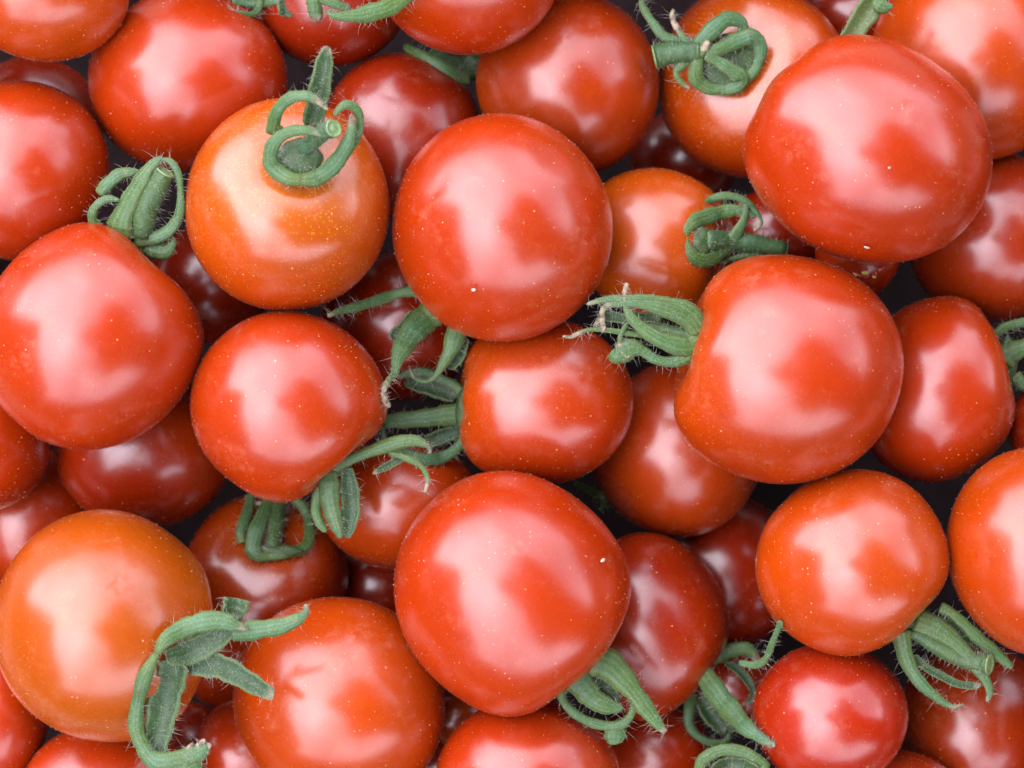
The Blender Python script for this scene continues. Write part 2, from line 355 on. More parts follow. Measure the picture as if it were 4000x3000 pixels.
# ------------------------------------------------------------------ calyxes
def surf(X, Y, skip):
    best = -1e9
    for q in T.values():
        if q['name'] in skip: continue
        dx, dy = X-q['X'], -(Y-q['Y'])
        c, s_ = math.cos(q['rot']), math.sin(q['rot'])
        u = (dx*c+dy*s_)/q['rx']; v = (-dx*s_+dy*c)/q['ry']; d = u*u+v*v
        if d < 1: best = max(best, q['z']+math.sqrt(q['rx']*q['ry'])*math.sqrt(1-d))
    return best
def catmull(P, n):
    P = np.array(P, float); Q = np.vstack([2*P[0]-P[1], P, 2*P[-1]-P[-2]]); out = []
    m = len(P)-1
    for i in range(m):
        for j in range(n):
            t_ = j/n; p0, p1, p2, p3 = Q[i:i+4]
            out.append(.5*((2*p1)+(-p0+p2)*t_+(2*p0-5*p1+4*p2-p3)*t_**2+(-p0+3*p1-3*p2+p3)*t_**3))
    out.append(P[-1]); return np.array(out)
def hair_geo(V, Fc, p, d, ln, rr, bend, rs):
    s_ = np.cross(d, rs.normal(size=3)); s_ /= np.linalg.norm(s_)+1e-9; u = np.cross(d, s_)
    base = len(V); c = p.copy(); dd = d.copy()
    for k in range(4):
        r_ = rr*(1-k/3.4)
        V += [c+s_*r_, c-s_*r_*.5+u*r_*.87, c-s_*r_*.5-u*r_*.87]
        dd = dd+bend*.35; dd /= np.linalg.norm(dd); c = c+dd*ln/3
    for k in range(3):
        a = base+3*k
        for j in range(3):
            b_ = (j+1) % 3; Fc.append((a+j, a+b_, a+3+b_, a+3+j))
class Calyx:
    """one calyx, given in a zoomed crop of the photograph: (x0, y0, s)"""
    def __init__(self, owner, crop, zoff=0, over=(), skip_own=True):
        self.q = T[owner]; self.x0, self.y0, self.s = crop; self.zref = self.q['z']+zoff
        self.skip = set(over)
        self.items = []
    def pt(self, x, y, z): return self.x0+x*self.s, self.y0+y*self.s, self.zref+z*self.s
    def sep(self, pts, n=(0, 0), dry=0.0, inner=False, root=True, mat=None, lift=True, name='sepal', blunt=False, label=None):
        self.items.append(dict(kind='sep', pts=pts, n=n, dry=dry, inner=inner, root=root, mat=mat, lift=lift, name=name, blunt=blunt, label=label))
    def stem(self, pts, lift=True, cut=True): self.items.append(dict(kind='stem', pts=pts, lift=lift, cut=cut))
    def cup(self, x, y, rx, ry, z=0, rz=None): self.cupd = (x, y, rx, ry, z, rz)
    cupd = None
    def lifted(self, A, on):
        # A rows: X Y z w ; raise the curve clear of the tomatoes it is seen in front of
        if not on: return A
        need = np.array([max(surf(a[0]+dx*a[3]*.42, a[1]+dy*a[3]*.42, self.skip) for dx, dy in ((0, 0), (1, 0), (-1, 0), (0, 1), (0, -1)))+min(a[3], 70)*.22+3 for a in A])
        z = np.maximum(A[:, 2], need)
        for _ in range(4):
            zs = z.copy(); zs[1:-1] = .25*z[:-2]+.5*z[1:-1]+.25*z[2:]; z = np.maximum(zs, need)
        ds = np.linalg.norm(np.diff(A[:, :2], axis=0), axis=1)
        for i in range(1, len(z)): z[i] = max(z[i], z[i-1]-.75*ds[i-1])
        for i in range(len(z)-2, -1, -1): z[i] = max(z[i], z[i+1]-.75*ds[i])
        for _ in range(3): z[1:-1] = .25*z[:-2]+.5*z[1:-1]+.25*z[2:]
        A = A.copy(); A[:, 2] = z; return A
    def build(self):
        q = self.q; loc = q['loc']; root = q['root']; rs = np.random.default_rng(abs(int(self.x0+self.y0)))
        ks = K*(H-self.zref)/H
        calyx = None
        if self.cupd:
            x, y, rx, ry, z, rz = self.cupd; X, Y, Z = self.pt(x, y, z)
            if not (set([q['name']]) & self.skip): Z = max(Z, surf(X, Y, self.skip)+4)
            v, f = ICO[4]; v = v.copy()
            fz = K*(H-Z)/H
            v = v*(1+.05*np.sin(v[:, :1]*7+1)*np.cos(v[:, 1:2]*6)) * np.array([rx*self.s*fz, ry*self.s*fz, (rz or min(rx, ry)*.35)*self.s*fz])
            v = v+(W(X, Y, Z)-loc)
            n_ = len(v)
            calyx = mesh_obj('calyx', v, f, M_GREEN, root, attrs={'root': np.full(n_, .5), 'inner': np.full(n_, .8), 'dry': np.zeros(n_), 'rim': np.zeros(n_)})
        else:
            calyx = bpy.data.objects.new('calyx', None); COL.objects.link(calyx); calyx.parent = root; calyx.empty_display_size = .003
        HV, HF = [], []
        for it in self.items:
            if it['kind'] == 'sep':
                P = []
                for (x, y, z, w_) in it['pts']:
                    X, Y, Z = self.pt(x, y, z); P.append((X, Y, Z, w_*self.s))
                A = catmull(P, 7); A[:, 3] = np.maximum(A[:, 3], 3)
                A = self.lifted(A, it['lift'])
                C = np.array([W(a[0], a[1], a[2])-loc for a in A]); n_ = len(C)
                hw = A[:, 3]*.55*ks
                Tn = np.gradient(C, axis=0); Tn /= np.linalg.norm(Tn, axis=1)[:, None]+1e-12
                hint = np.array([it['n'][0], -it['n'][1], 1.0]); hint /= np.linalg.norm(hint)
                V = []; root_a = []; inner_a = []; dry_a = []; rim_a = []; acr = []
                L_ = np.concatenate([[0], np.cumsum(np.linalg.norm(np.diff(C, axis=0), axis=1))]); L_ /= L_[-1]
                B = np.cross(Tn, hint); B /= np.linalg.norm(B, axis=1)[:, None]+1e-9
                Nn = np.cross(B, Tn)
                sgn = -1 if it['inner'] else 1
                ph = rs.random()*6; fr = rs.uniform(18, 30); m = 7
                ts = np.linspace(-1, 1, m)
                for i in range(n_):
                    wob = 1+.05*math.sin(ph+L_[i]*fr)+.03*rs.normal()
                    h_ = hw[i]*wob; th = max(h_*.15, 1.8*ks) if not it['inner'] else max(h_*.16, 2.2*ks)
                    e = 1.0
                    if i == n_-1 and not it['blunt']: e = .2
                    if i == 0: e = .7
                    for t_ in ts:
                        cur = sgn*(.38*h_*(1-t_*t_)) + rs.normal()*.012*h_
                        rid = -.10*h_*math.exp(-(t_/.22)**2)
                        V.append(C[i]+B[i]*t_*h_*e+Nn[i]*(cur+rid+th*.5*(1-.5*abs(t_)**3))*e)
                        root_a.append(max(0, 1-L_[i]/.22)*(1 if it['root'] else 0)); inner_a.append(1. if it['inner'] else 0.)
                        dry_a.append(float(np.clip((L_[i]-(1-it['dry']*.7))/.12+.5, 0, 1)) if it['dry'] > 0 else 0.)
                        rim_a.append(.8 if abs(t_) > .99 else 0); acr.append(t_)
                    for t_ in ts[::-1]:
                        cur = sgn*(.38*h_*(1-t_*t_))
                        V.append(C[i]+B[i]*t_*h_*e*.97+Nn[i]*(cur-th*.5*(1-.5*abs(t_)**3))*e)
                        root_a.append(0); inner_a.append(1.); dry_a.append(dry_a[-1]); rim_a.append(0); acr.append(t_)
                r_ = 2*m; Fc = []
                for i in range(n_-1):
                    for j in range(r_):
                        k2 = (j+1) % r_; Fc.append((i*r_+j, i*r_+k2, (i+1)*r_+k2, (i+1)*r_+j))
                Fc.append(tuple(range(r_))[::-1]); Fc.append(tuple((n_-1)*r_+j for j in range(r_)))
                o = mesh_obj(it['name'], V, Fc, it['mat'] or M_GREEN, calyx, attrs={'root': root_a, 'inner': inner_a, 'dry': dry_a, 'rim': rim_a, 'across': acr})
                if it['label']: o['label'] = it['label']
                # hairs on the rims, short down over the face
                tot = float(np.sum(np.linalg.norm(np.diff(A[:, :3], axis=0), axis=1)))
                for _ in range(int(tot/9)):
                    i = rs.integers(1, n_-1); sd_ = rs.choice([-1, 1])
                    d = B[i]*sd_*1.0+Nn[i]*rs.normal()*.5+Tn[i]*rs.normal()*.45; d /= np.linalg.norm(d)
                    hair_geo(HV, HF, C[i]+B[i]*sd_*hw[i]*.95, d, (rs.uniform(16, 34) if rs.random() < .55 else rs.uniform(34, 62))*ks, .65*ks, rs.normal(size=3)*.9, rs)
                for _ in range(int(tot*np.mean(A[:, 3])/170)):
                    i = rs.integers(0, n_-1); t_ = rs.uniform(-1, 1)
                    d = Nn[i]+B[i]*t_+rs.normal(size=3)*.35; d /= np.linalg.norm(d)
                    hair_geo(HV, HF, C[i]+B[i]*t_*hw[i]*.95+Nn[i]*(.38*hw[i]*sgn*(1-t_*t_)+.1*hw[i]), d, rs.uniform(6, 13)*ks, .6*ks, rs.normal(size=3)*.3, rs)
            else:
                P = [self.pt(x, y, z)+(r*self.s,) for (x, y, z, r) in it['pts']]
                A = catmull(P, 6)
                if it['lift']:
                    need = np.array([surf(a[0], a[1], self.skip) for a in A])+A[:, 3]*.5
                    z = np.maximum(A[:, 2], need)
                    for _ in range(5): z[1:-1] = .25*z[:-2]+.5*z[1:-1]+.25*z[2:]
                    A[:, 2] = z
                C = np.array([W(a[0], a[1], a[2])-loc for a in A]); n_ = len(C)
                Tn = np.gradient(C, axis=0); Tn /= np.linalg.norm(Tn, axis=1)[:, None]
                ref = np.array([.2, .9, .3]); V = []; m = 20
                for i in range(n_):
                    u = np.cross(Tn[i], ref); u /= np.linalg.norm(u); v2 = np.cross(Tn[i], u)
                    rr = A[i, 3]*ks*(1+.03*rs.normal())
                    if it['cut'] and i >= n_-3: rr *= 1.05
                    for j in range(m):
                        a = 2*math.pi*j/m; e = rr*(1+.03*math.sin(3*a+i*.4))
                        V.append(C[i]+(u*math.cos(a)+v2*math.sin(a))*e)
                Fc = [(i*m+j, i*m+(j+1) % m, (i+1)*m+(j+1) % m, (i+1)*m+j) for i in range(n_-1) for j in range(m)]
                Fc.append(tuple(range(m))[::-1]); Fc.append(tuple((n_-1)*m+j for j in range(m)))
                z0 = np.zeros(len(V))
                st = mesh_obj('stem', V, Fc, M_STEM, root, attrs={'root': z0, 'inner': z0+.15, 'dry': z0, 'rim': z0})
                if it['cut']:
                    rr = A[-1, 3]*ks*1.02; CV = []; nr = 5
                    prof = [(0, .10), (.45, .06), (.68, -.02), (.84, .12), (.97, .16), (1.03, .0)]
                    for (pr, ph_) in prof:
                        for j in range(m):
                            a = 2*math.pi*j/m; k_ = 1+.04*math.sin(5*a)+.02*rs.normal()
                            CV.append(C[-1]+(u*math.cos(a)+v2*math.sin(a))*rr*pr*k_+Tn[-1]*rr*(ph_+.06))
                    CF = [(i*m+j, i*m+(j+1) % m, (i+1)*m+(j+1) % m, (i+1)*m+j) for i in range(len(prof)-1) for j in range(m)]
                    mesh_obj('cut_end', CV, CF, M_CUT, st)
                for _ in range(int(n_*16)):
                    i = rs.integers(0, n_); a = rs.random()*6.28
                    u = np.cross(Tn[i], ref); u /= np.linalg.norm(u); v2 = np.cross(Tn[i], u)
                    d = u*math.cos(a)+v2*math.sin(a)
                    hair_geo(HV, HF, C[i]+d*A[i, 3]*ks*.98, d, rs.uniform(8, 30)*ks, .6*ks, rs.normal(size=3)*.4, rs)
        if HV: tag(mesh_obj('hair', HV, HF, M_HAIR, calyx), kind='stuff')

CAL = []
def cx(*a, **k):
    c = Calyx(*a, **k); CAL.append(c); return c
# --- C: calyx facing up on the bright orange tomato
c = cx('C', (900, 120, .3919), 380)
c.cup(690, 1270, 230, 200, 0, 60)
c.sep([(720,1490,0,120),(560,1460,20,140),(410,1330,80,150),(420,1150,180,130),(540,1030,260,110),(700,990,300,95),(860,1020,300,60),(940,1060,290,25)], dry=.08)
c.sep([(640,1490,0,100),(850,1470,20,150),(1000,1370,100,160),(1120,1220,180,145),(1195,1060,240,110),(1212,930,270,70),(1200,830,290,25)], dry=.12)
c.sep([(450,1020,30,170),(430,920,120,130),(480,780,220,110),(600,670,300,110),(750,650,330,100),(870,700,330,70),(975,790,320,22)], dry=.25)
c.sep([(800,960,40,180),(860,750,120,200),(895,550,180,195),(930,350,220,165),(952,230,240,115),(960,150,250,55)], dry=.08, inner=True)
c.sep([(1170,1230,40,60),(1260,1060,120,80),(1295,900,200,70),(1250,780,260,85),(1160,735,290,80),(1075,790,290,60),(1035,850,280,30)])
c.stem([(720,1200,-20,85),(830,1090,120,88),(940,1010,240,88),(1025,975,340,88)], lift=False)
# --- E
c = cx('E', (300, 580, .2893), 70, over=('E',))
c.cup(760, 1330, 380, 190, -160, 160)
c.sep([(850,1250,-60,200),(1050,1360,-60,240),(1190,1380,-60,210),(1280,1290,-50,120),(1310,1200,-40,50)], root=False)
c.sep([(300,620,-60,150),(420,480,-40,170),(580,350,-20,160),(740,320,0,110),(850,310,0,50)])
c.sep([(330,1090,0,140),(220,1000,40,125),(225,830,90,110),(340,710,130,100),(450,680,150,90),(580,700,150,40)])
c.stem([(870,1200,0,130),(930,850,80,165),(1060,560,160,150),(1190,330,240,125)])
c.sep([(580,1200,0,420),(600,980,80,320),(720,700,160,250),(860,450,220,210),(980,260,260,150),(1090,160,270,100),(1160,130,265,40)], n=(-.3,-.1))
c.sep([(780,1260,0,180),(1050,1210,40,160),(1250,1100,80,150),(1385,880,140,120),(1400,600,200,85),(1370,350,240,90),(1280,190,260,90),(1180,150,265,60),(1130,170,265,30)])
# --- L
c = cx('L', (2480, 0, .2532), 380)
c.cup(1420, 940, 480, 420, -20, 70)
c.stem([(1010,790,170,150),(860,800,150,170),(600,810,130,178),(330,870,100,182)])
c.sep([(900,640,140,90),(700,620,130,110),(450,560,110,150),(290,370,100,125),(160,180,100,110),(110,60,90,105),(120,-80,80,60)])
c.sep([(1930,860,10,120),(1850,1080,10,150),(1700,1220,10,160),(1550,1330,10,140)], root=False)
c.sep([(1680,500,20,160),(1630,340,80,180),(1430,290,140,225),(1230,430,180,245),(1080,580,200,235),(950,730,220,200),(880,810,220,120)], root=False)
c.sep([(1880,1000,20,140),(1935,860,40,170),(1920,680,80,210),(1800,570,150,235),(1600,620,180,235),(1400,720,210,205),(1200,790,230,160),(1060,810,240,100)], root=False)
c.sep([(1280,1370,0,150),(1420,1370,0,190),(1570,1310,30,230),(1630,1200,110,250),(1450,1060,180,195),(1250,930,220,175),(1080,840,240,150)], root=False)
c.sep([(1480,1360,0,140),(1330,1370,10,160),(1180,1370,20,170),(1040,1300,60,220),(940,1180,130,220),(950,1020,190,200),(990,840,230,130)], root=False)
c.sep([(820,880,150,180),(720,990,130,170),(640,1090,110,110),(660,1200,100,85),(740,1290,90,80),(850,1370,80,30)], dry=.2)
c.sep([(900,820,200,140),(800,680,200,120),(710,520,200,95),(620,380,200,95),(575,250,190,75),(590,130,190,40)], dry=.75)
c.sep([(1000,860,260,100),(1060,760,280,120),(1120,670,280,100),(1150,640,270,50)], dry=1.)
# --- P
c = cx('P', (2620, 720, .2290), 160, over=('M', 'Q'))
c.cup(470, 980, 240, 280, -40, 120)
c.stem([(560,960,0,170),(950,980,20,185),(1400,1010,10,160),(1960,1110,-20,115)])
c.sep([(800,1330,-20,60),(1050,1260,-20,90),(1350,1200,-20,80),(1600,1190,-20,40)], root=False)
c.sep([(330,620,0,60),(430,460,40,90),(600,310,80,115),(800,215,120,125),(1050,205,140,120),(1280,290,140,110),(1420,430,130,100),(1520,560,120,60),(1545,660,110,60),(1480,750,100,50),(1410,790,95,25)], dry=.12)
c.sep([(240,900,40,110),(270,760,60,190),(420,620,90,240),(650,540,120,245),(900,470,140,215),(1100,440,150,190),(1270,470,150,120),(1440,560,130,90)])
c.sep([(250,860,30,100),(280,1060,60,150),(430,1270,100,230),(680,1270,140,245),(950,1060,180,235),(1130,830,200,190),(1250,600,210,130),(1290,420,210,90),(1270,320,205,60)], n=(.1,.3))
# --- Q
c = cx('Q', (2180, 1080, .2803), 120, over=('Q', 'F'))
c.cup(1920, 830, 120, 300, -160, 200)
c.stem([(1880,860,-60,110),(1500,780,-90,120),(1180,700,-110,100)], cut=False)
c.sep([(1450,600,-40,120),(1200,560,-30,110),(950,580,-20,140),(700,560,-10,130),(560,620,0,60),(500,720,0,40)], dry=.2, inner=True)
c.sep([(1200,830,20,60),(900,780,40,80),(700,750,60,70),(450,740,70,50),(300,780,70,60),(180,840,70,50),(60,830,70,25)], dry=.35, root=False)
c.sep([(1850,1050,0,250),(1720,1150,20,180),(1550,1190,30,140),(1350,1150,40,130),(1200,1050,50,140),(1060,1000,50,240),(920,1040,50,280),(800,1080,50,250),(740,1040,40,120)])
c.sep([(1980,760,0,280),(1900,600,30,280),(1750,460,60,240),(1500,370,90,170),(1250,320,110,130),(1000,315,120,120),(750,310,110,100),(560,340,100,70),(390,390,90,40)], dry=.08)
c.sep([(1960,800,10,220),(1850,640,50,230),(1650,520,90,220),(1400,430,120,190),(1100,380,130,120),(850,385,130,75),(700,400,120,90),(620,480,110,75),(610,620,100,75),(630,720,95,60),(600,780,90,30)], dry=.32)
c.sep([(1960,850,0,240),(1820,980,40,270),(1500,910,100,225),(1250,780,130,180),(1080,640,150,150),(985,520,150,110),(935,420,140,55),(920,250,130,60),(940,160,120,60),(960,90,110,50)], dry=.2)
c.sep([(960,660,80,60),(880,790,90,60),(860,920,90,60),(900,1060,95,60),(1000,1130,95,40)], dry=.8, root=False)
# --- F (hanging sepals, base hidden behind the fruit)
c = cx('F', (1250, 1100, .4822), -150, over=('F',))
c.sep([(900,90,-10,80),(700,80,0,80),(500,140,0,80),(300,205,0,70),(150,240,0,48),(60,285,0,25)], dry=.06)
c.sep([(780,250,-60,100),(680,380,-60,110),(610,430,-60,90),(600,480,-60,40)], inner=True, root=False)
c.sep([(1010,180,-20,230),(890,270,0,215),(760,400,20,190),(680,520,20,155),(630,630,20,100),(605,750,10,45),(560,790,0,42),(520,870,0,42),(525,960,0,42),(570,1020,0,22)], dry=.3)
c.sep([(1160,450,-40,100),(1110,600,-40,120),(1040,710,-40,60)], inner=True, root=False)
c.sep([(1130,350,-20,180),(1095,450,0,160),(1055,560,10,115),(990,680,10,70),(930,770,0,45),(860,810,0,32),(780,790,0,32),(740,740,0,30),(720,680,0,20)], dry=.15)
# --- S
c = cx('S', (1250, 1100, .4822), -20, over=('S', 'U'))
c.cup(1160, 1070, 68, 205, 20, 70)
c.sep([(1100,930,-60,110),(950,870,-60,140),(800,830,-60,120),(680,820,-60,60)], inner=True, root=False)
c.sep([(1150,1200,-60,80),(1050,1230,-60,110),(900,1290,-60,110),(820,1330,-60,40)], inner=True, root=False)
c.sep([(1185,980,0,80),(1110,860,0,75),(1000,795,10,62),(850,735,20,70),(720,745,20,60),(630,775,20,30)])
c.sep([(1195,1150,0,70),(1180,1250,10,75),(1110,1350,20,80),(1000,1420,20,82),(880,1440,20,90),(750,1410,20,80),(640,1370,10,70),(540,1300,0,40),(510,1220,0,30),(520,1160,0,25)])
c.sep([(1190,1080,0,210),(1060,1080,20,160),(900,1100,40,135),(700,1120,60,122),(570,1130,60,100),(520,1140,50,60)])
# --- U
c = cx('U', (1180, 1680, .3165), 30, over=('U',))
c.cup(380, 520, 200, 90, -90, 70)
c.sep([(220,700,-20,100),(180,850,-20,115),(170,1000,-20,115),(220,1150,-20,105),(300,1260,-20,60)])
c.sep([(560,460,-10,100),(570,600,0,185),(590,800,10,225),(600,1000,10,205),(580,1200,0,155),(540,1330,0,60)], inner=True, root=False)
c.sep([(340,500,0,180),(335,650,20,235),(335,800,30,235),(370,1000,40,205),(425,1180,30,160),(480,1340,20,60)], n=(-.2,0))
c.sep([(1250,330,-20,90),(1100,420,-20,90),(980,480,-20,80),(870,540,-20,25)], inner=True, root=False, dry=.15)
c.sep([(1050,260,20,60),(1300,350,20,90),(1450,430,20,70),(1530,540,20,60),(1545,660,20,55),(1510,780,20,25)], dry=.3, root=False)
c.sep([(300,560,0,140),(430,430,0,150),(600,360,10,130),(800,280,30,130),(1000,210,50,150),(1200,150,70,170),(1380,130,80,130),(1500,165,80,90),(1570,220,70,50),(1580,290,60,25)], dry=.1)
# --- Z
c = cx('Z', (880, 1880, .2622), 150, over=('U', 'AA'))
c.cup(740, 1040, 400, 110, -20, 60)
c.stem([(700,1000,20,110),(750,700,80,115),(790,350,130,110),(790,150,150,110)], cut=False)
c.sep([(250,920,0,120),(230,760,30,145),(300,550,60,155),(360,350,80,135),(365,190,90,130)])
c.sep([(480,1080,0,100),(650,1120,10,110),(900,1080,20,130),(1150,1000,50,150),(1250,850,80,150),(1240,600,110,130),(1180,420,130,130),(1080,300,140,140),(950,240,140,80)])
c.sep([(680,1110,0,100),(540,1120,20,150),(425,1030,50,220),(430,850,80,225),(500,650,110,215),(580,450,130,185),(640,320,140,155),(700,230,140,100)])
c.sep([(640,310,150,90),(500,330,150,60),(390,350,150,25)], dry=1., root=False)
# --- Y
c = cx('Y', (480, 2300, .4220), 330, over=())
c.sep([(480,690,-20,260),(430,900,-20,250),(370,1100,-20,280),(330,1300,-20,240),(300,1450,-10,220),(310,1600,0,180)], inner=True, root=False)
c.sep([(600,740,0,120),(800,700,10,230),(950,740,20,200),(1100,820,30,180),(1250,910,40,150),(1350,960,50,130),(1400,970,50,90)], inner=True, root=False, dry=.06, blunt=True)
c.sep([(960,330,0,150),(1010,230,10,190),(1045,150,20,225),(1055,95,25,225)], inner=True, root=False, blunt=True, label='torn square-ended sepal stub')
c.sep([(1000,400,20,150),(1150,390,30,175),(1300,370,40,155),(1450,350,50,145),(1580,300,60,120),(1680,240,70,70),(1700,180,80,45),(1680,145,80,20)], dry=.05, root=False)
c.sep([(400,640,0,120),(560,600,20,210),(720,540,30,210),(880,460,40,180),(1000,390,50,100)], inner=True, root=False)
c.sep([(250,1600,20,150),(400,1650,30,220),(600,1640,40,220),(700,1560,40,100)], root=False)
c.sep([(330,580,20,50),(240,730,20,110),(170,900,20,130),(130,1100,20,120),(120,1280,20,130),(170,1430,20,130),(250,1560,30,150),(380,1610,50,170),(560,1570,60,170),(700,1520,70,130),(790,1450,80,60)])
c.sep([(310,600,30,60),(400,470,60,130),(560,370,90,160),(750,310,110,175),(920,300,120,170),(1040,340,120,100),(1160,375,115,20)], dry=.1)
for p in ([(560,1540,60,80),(620,1470,70,55),(650,1430,75,25)], [(650,1540,65,80),(720,1440,75,60),(760,1390,80,25)], [(710,1580,65,80),(780,1480,75,60),(810,1430,80,25)]):
    c.sep(p, dry=.7, root=False, name='sepal_tip')
# --- BB
c = cx('BB', (2120, 2480, .2893), 20, over=('BB',))
c.cup(520, 480, 360, 220, -140, 120)
c.sep([(980,1180,-20,200),(980,1320,-20,285),(980,1420,-20,230),(990,1480,-20,110)], root=False)
c.sep([(620,570,-40,120),(800,700,-40,210),(950,820,-40,160),(1040,900,-40,60)], inner=True, root=False)
c.sep([(270,640,0,200),(250,820,10,115),(340,980,20,110),(520,1120,20,115),(750,1210,20,125),(1000,1230,30,125),(1150,1140,50,110),(1220,1000,70,80),(1200,900,80,40)])
c.sep([(380,500,0,380),(560,720,40,320),(700,870,60,270),(880,960,70,210),(1020,980,70,130),(1070,950,70,50)])
c.sep([(640,330,0,430),(880,400,30,380),(1090,600,60,310),(1250,800,70,240),(1400,1000,70,225),(1530,1170,70,150),(1620,1280,70,90),(1660,1320,70,40)], dry=.05, n=(.2,0))
# --- DD
c = cx('DD', (2640, 2380, .3738), -40, over=('DD',))
c.sep([(660,560,-250,60),(850,580,-250,70),(950,500,-250,60),(1010,350,-250,60),(1070,200,-250,50),(1100,120,-250,60)], root=False)
c.sep([(520,560,-30,60),(640,620,-30,85),(750,740,-30,85),(805,860,-20,55),(780,950,-20,50),(690,1000,-20,30)], dry=.15, inner=True)
c.sep([(360,520,-60,150),(480,465,0,160),(600,425,10,140),(720,410,20,130),(800,450,20,110),(835,500,20,60),(790,530,15,30)], dry=.2)
c.sep([(260,930,-40,120),(350,1080,-40,175),(440,1200,-40,145),(510,1300,-40,60)], inner=True)
c.sep([(190,880,-60,110),(145,1010,0,110),(135,1180,0,95),(200,1300,0,82),(320,1380,0,72),(450,1390,0,62),(540,1360,0,55),(560,1290,0,40)])
c.stem([(440,980,-20,60),(550,1170,0,65),(620,1240,20,60)])
c.sep([(240,610,-120,160),(350,760,-30,200),(480,950,20,205),(600,1080,30,195),(720,1220,40,160),(850,1320,40,110),(960,1390,40,80),(1040,1430,40,40)], dry=.06)
# --- AL : curved sepal at the bottom edge
c = cx('AL', (2640, 2380, .3738), 150, over=())
c.sep([(250,1760,0,110),(260,1620,10,120),(340,1530,20,120),(500,1470,30,115),(700,1490,30,115),(850,1570,30,110),(960,1680,20,110)])
c.sep([(400,1750,-40,160),(500,1640,-40,160),(700,1640,-40,160),(850,1750,-40,160)], inner=True)
# --- FF
c = cx('FF', (3440, 2300, .3134), 60, over=('FF',))
c.cup(430, 440, 360, 170, -120, 120)
c.sep([(750,320,-40,120),(900,430,-40,135),(1050,570,-40,135),(1250,740,-40,80)], inner=True, root=False)
c.sep([(420,830,-30,60),(550,970,-30,90),(750,1080,-30,100),(950,1180,-30,90),(1150,1210,-20,80),(1260,1190,0,30)], inner=True, dry=.08)
c.sep([(740,230,0,130),(880,300,10,115),(1050,450,10,130),(1200,600,10,145),(1350,730,0,150),(1480,840,0,130),(1600,950,0,80),(1640,990,0,30)])
c.stem([(400,520,-30,90),(700,720,0,100),(1000,870,30,105),(1230,920,70,115),(1345,940,130,122)])
c.sep([(240,520,0,260),(275,680,10,215),(310,850,20,180),(400,1040,30,160),(520,1200,40,140),(680,1340,40,110),(820,1440,40,70),(930,1470,40,50),(1040,1440,40,25)], dry=.15, n=(-.3,.1))
c.sep([(440,390,20,300),(650,480,40,285),(850,600,70,215),(1000,740,90,180),(1130,890,100,170),(1250,1040,100,140),(1330,1180,100,110),(1360,1300,90,80),(1320,1410,80,30)], dry=.06)
# --- R
c = cx('R', (3780, 1200, .2412), 20, over=('R',))
c.cup(640, 880, 160, 420, -60, 120)
c.sep([(750,1100,0,220),(870,1230,0,190),(1000,1280,0,180),(1300,1300,-10,180)])
c.sep([(430,620,0,130),(430,480,10,130),(560,350,20,135),(750,275,30,135),(1000,240,30,130),(1300,260,20,100)])
c.sep([(560,860,20,400),(700,740,40,310),(950,650,50,270),(1300,640,40,200)], n=(0,-.2))
# --- J : sepals hanging in from the top edge
c = cx('J', (860, 0, .4702), 200, over=())
c.sep([(100,15,-20,50),(300,30,-20,60),(450,10,-20,60),(700,-40,-20,60)], root=False)
c.sep([(540,-60,0,130),(545,40,0,130),(550,100,0,120),(550,140,0,85)], inner=True)
c.sep([(770,-50,0,110),(785,60,0,110),(795,130,0,95),(800,180,0,55)], dry=.35)
c.sep([(330,-60,10,60),(325,50,10,60),(290,110,10,50),(200,120,10,40),(120,95,10,35),(20,90,10,25)], dry=.35)
c.sep([(760,-60,20,80),(880,0,20,85),(980,40,20,75),(1080,75,20,50)])
c.sep([(1620,-90,40,110),(1420,50,40,135),(1220,115,40,135),(1050,135,40,80),(930,125,30,50),(890,80,30,30)])
# --- G : calyx wedged below the top orange-red tomato
c = cx('G', (860, 0, .4702), -60, over=('G', 'H'))
c.cup(2120, 520, 120, 120, -40, 90)
c.sep([(1530,380,0,60),(1650,450,0,80),(1800,530,0,100),(1950,620,0,115),(2080,645,0,100)], root=False)
c.sep([(2200,540,0,180),(2060,590,10,150),(1920,530,10,110),(1820,470,10,80),(1740,420,0,40)])
# --- M : pale strap leaf
c = cx('M', (3180, 0, .1537), -60, over=('M',))
c.sep([(640,1010,-10,60),(450,1050,-10,75),(310,1170,-10,65),(340,1310,-10,50)], root=False)
c.sep([(400,1330,0,90),(620,1180,10,190),(870,960,20,420),(1050,750,20,470),(1220,480,20,560),(1420,200,20,560),(1600,-60,20,480),(1700,-250,20,300)], mat=M_LEAF, root=False, inner=True, label='pale yellowish green strap sepal')
c.sep([(1520,0,60,120),(1660,140,60,360),(1820,180,60,290),(2000,110,60,40)], root=False)
# --- T : dark curl in the gap
c = cx('T', (2200, 1850, .1808), -250, over=('BB', 'S'))
c.sep([(250,200,0,100),(600,380,0,150),(850,520,0,130),(860,700,0,90),(800,800,0,60)], root=False)

withroot = {c.q['name'] for c in CAL} | {'UU'}
for n in ORDER:
    q = T[n]; big = q['rx'] > 280
    build_tomato(q, 5, n in withroot, 420 if q['z'] > -420 else 150)
for c in CAL: c.build()

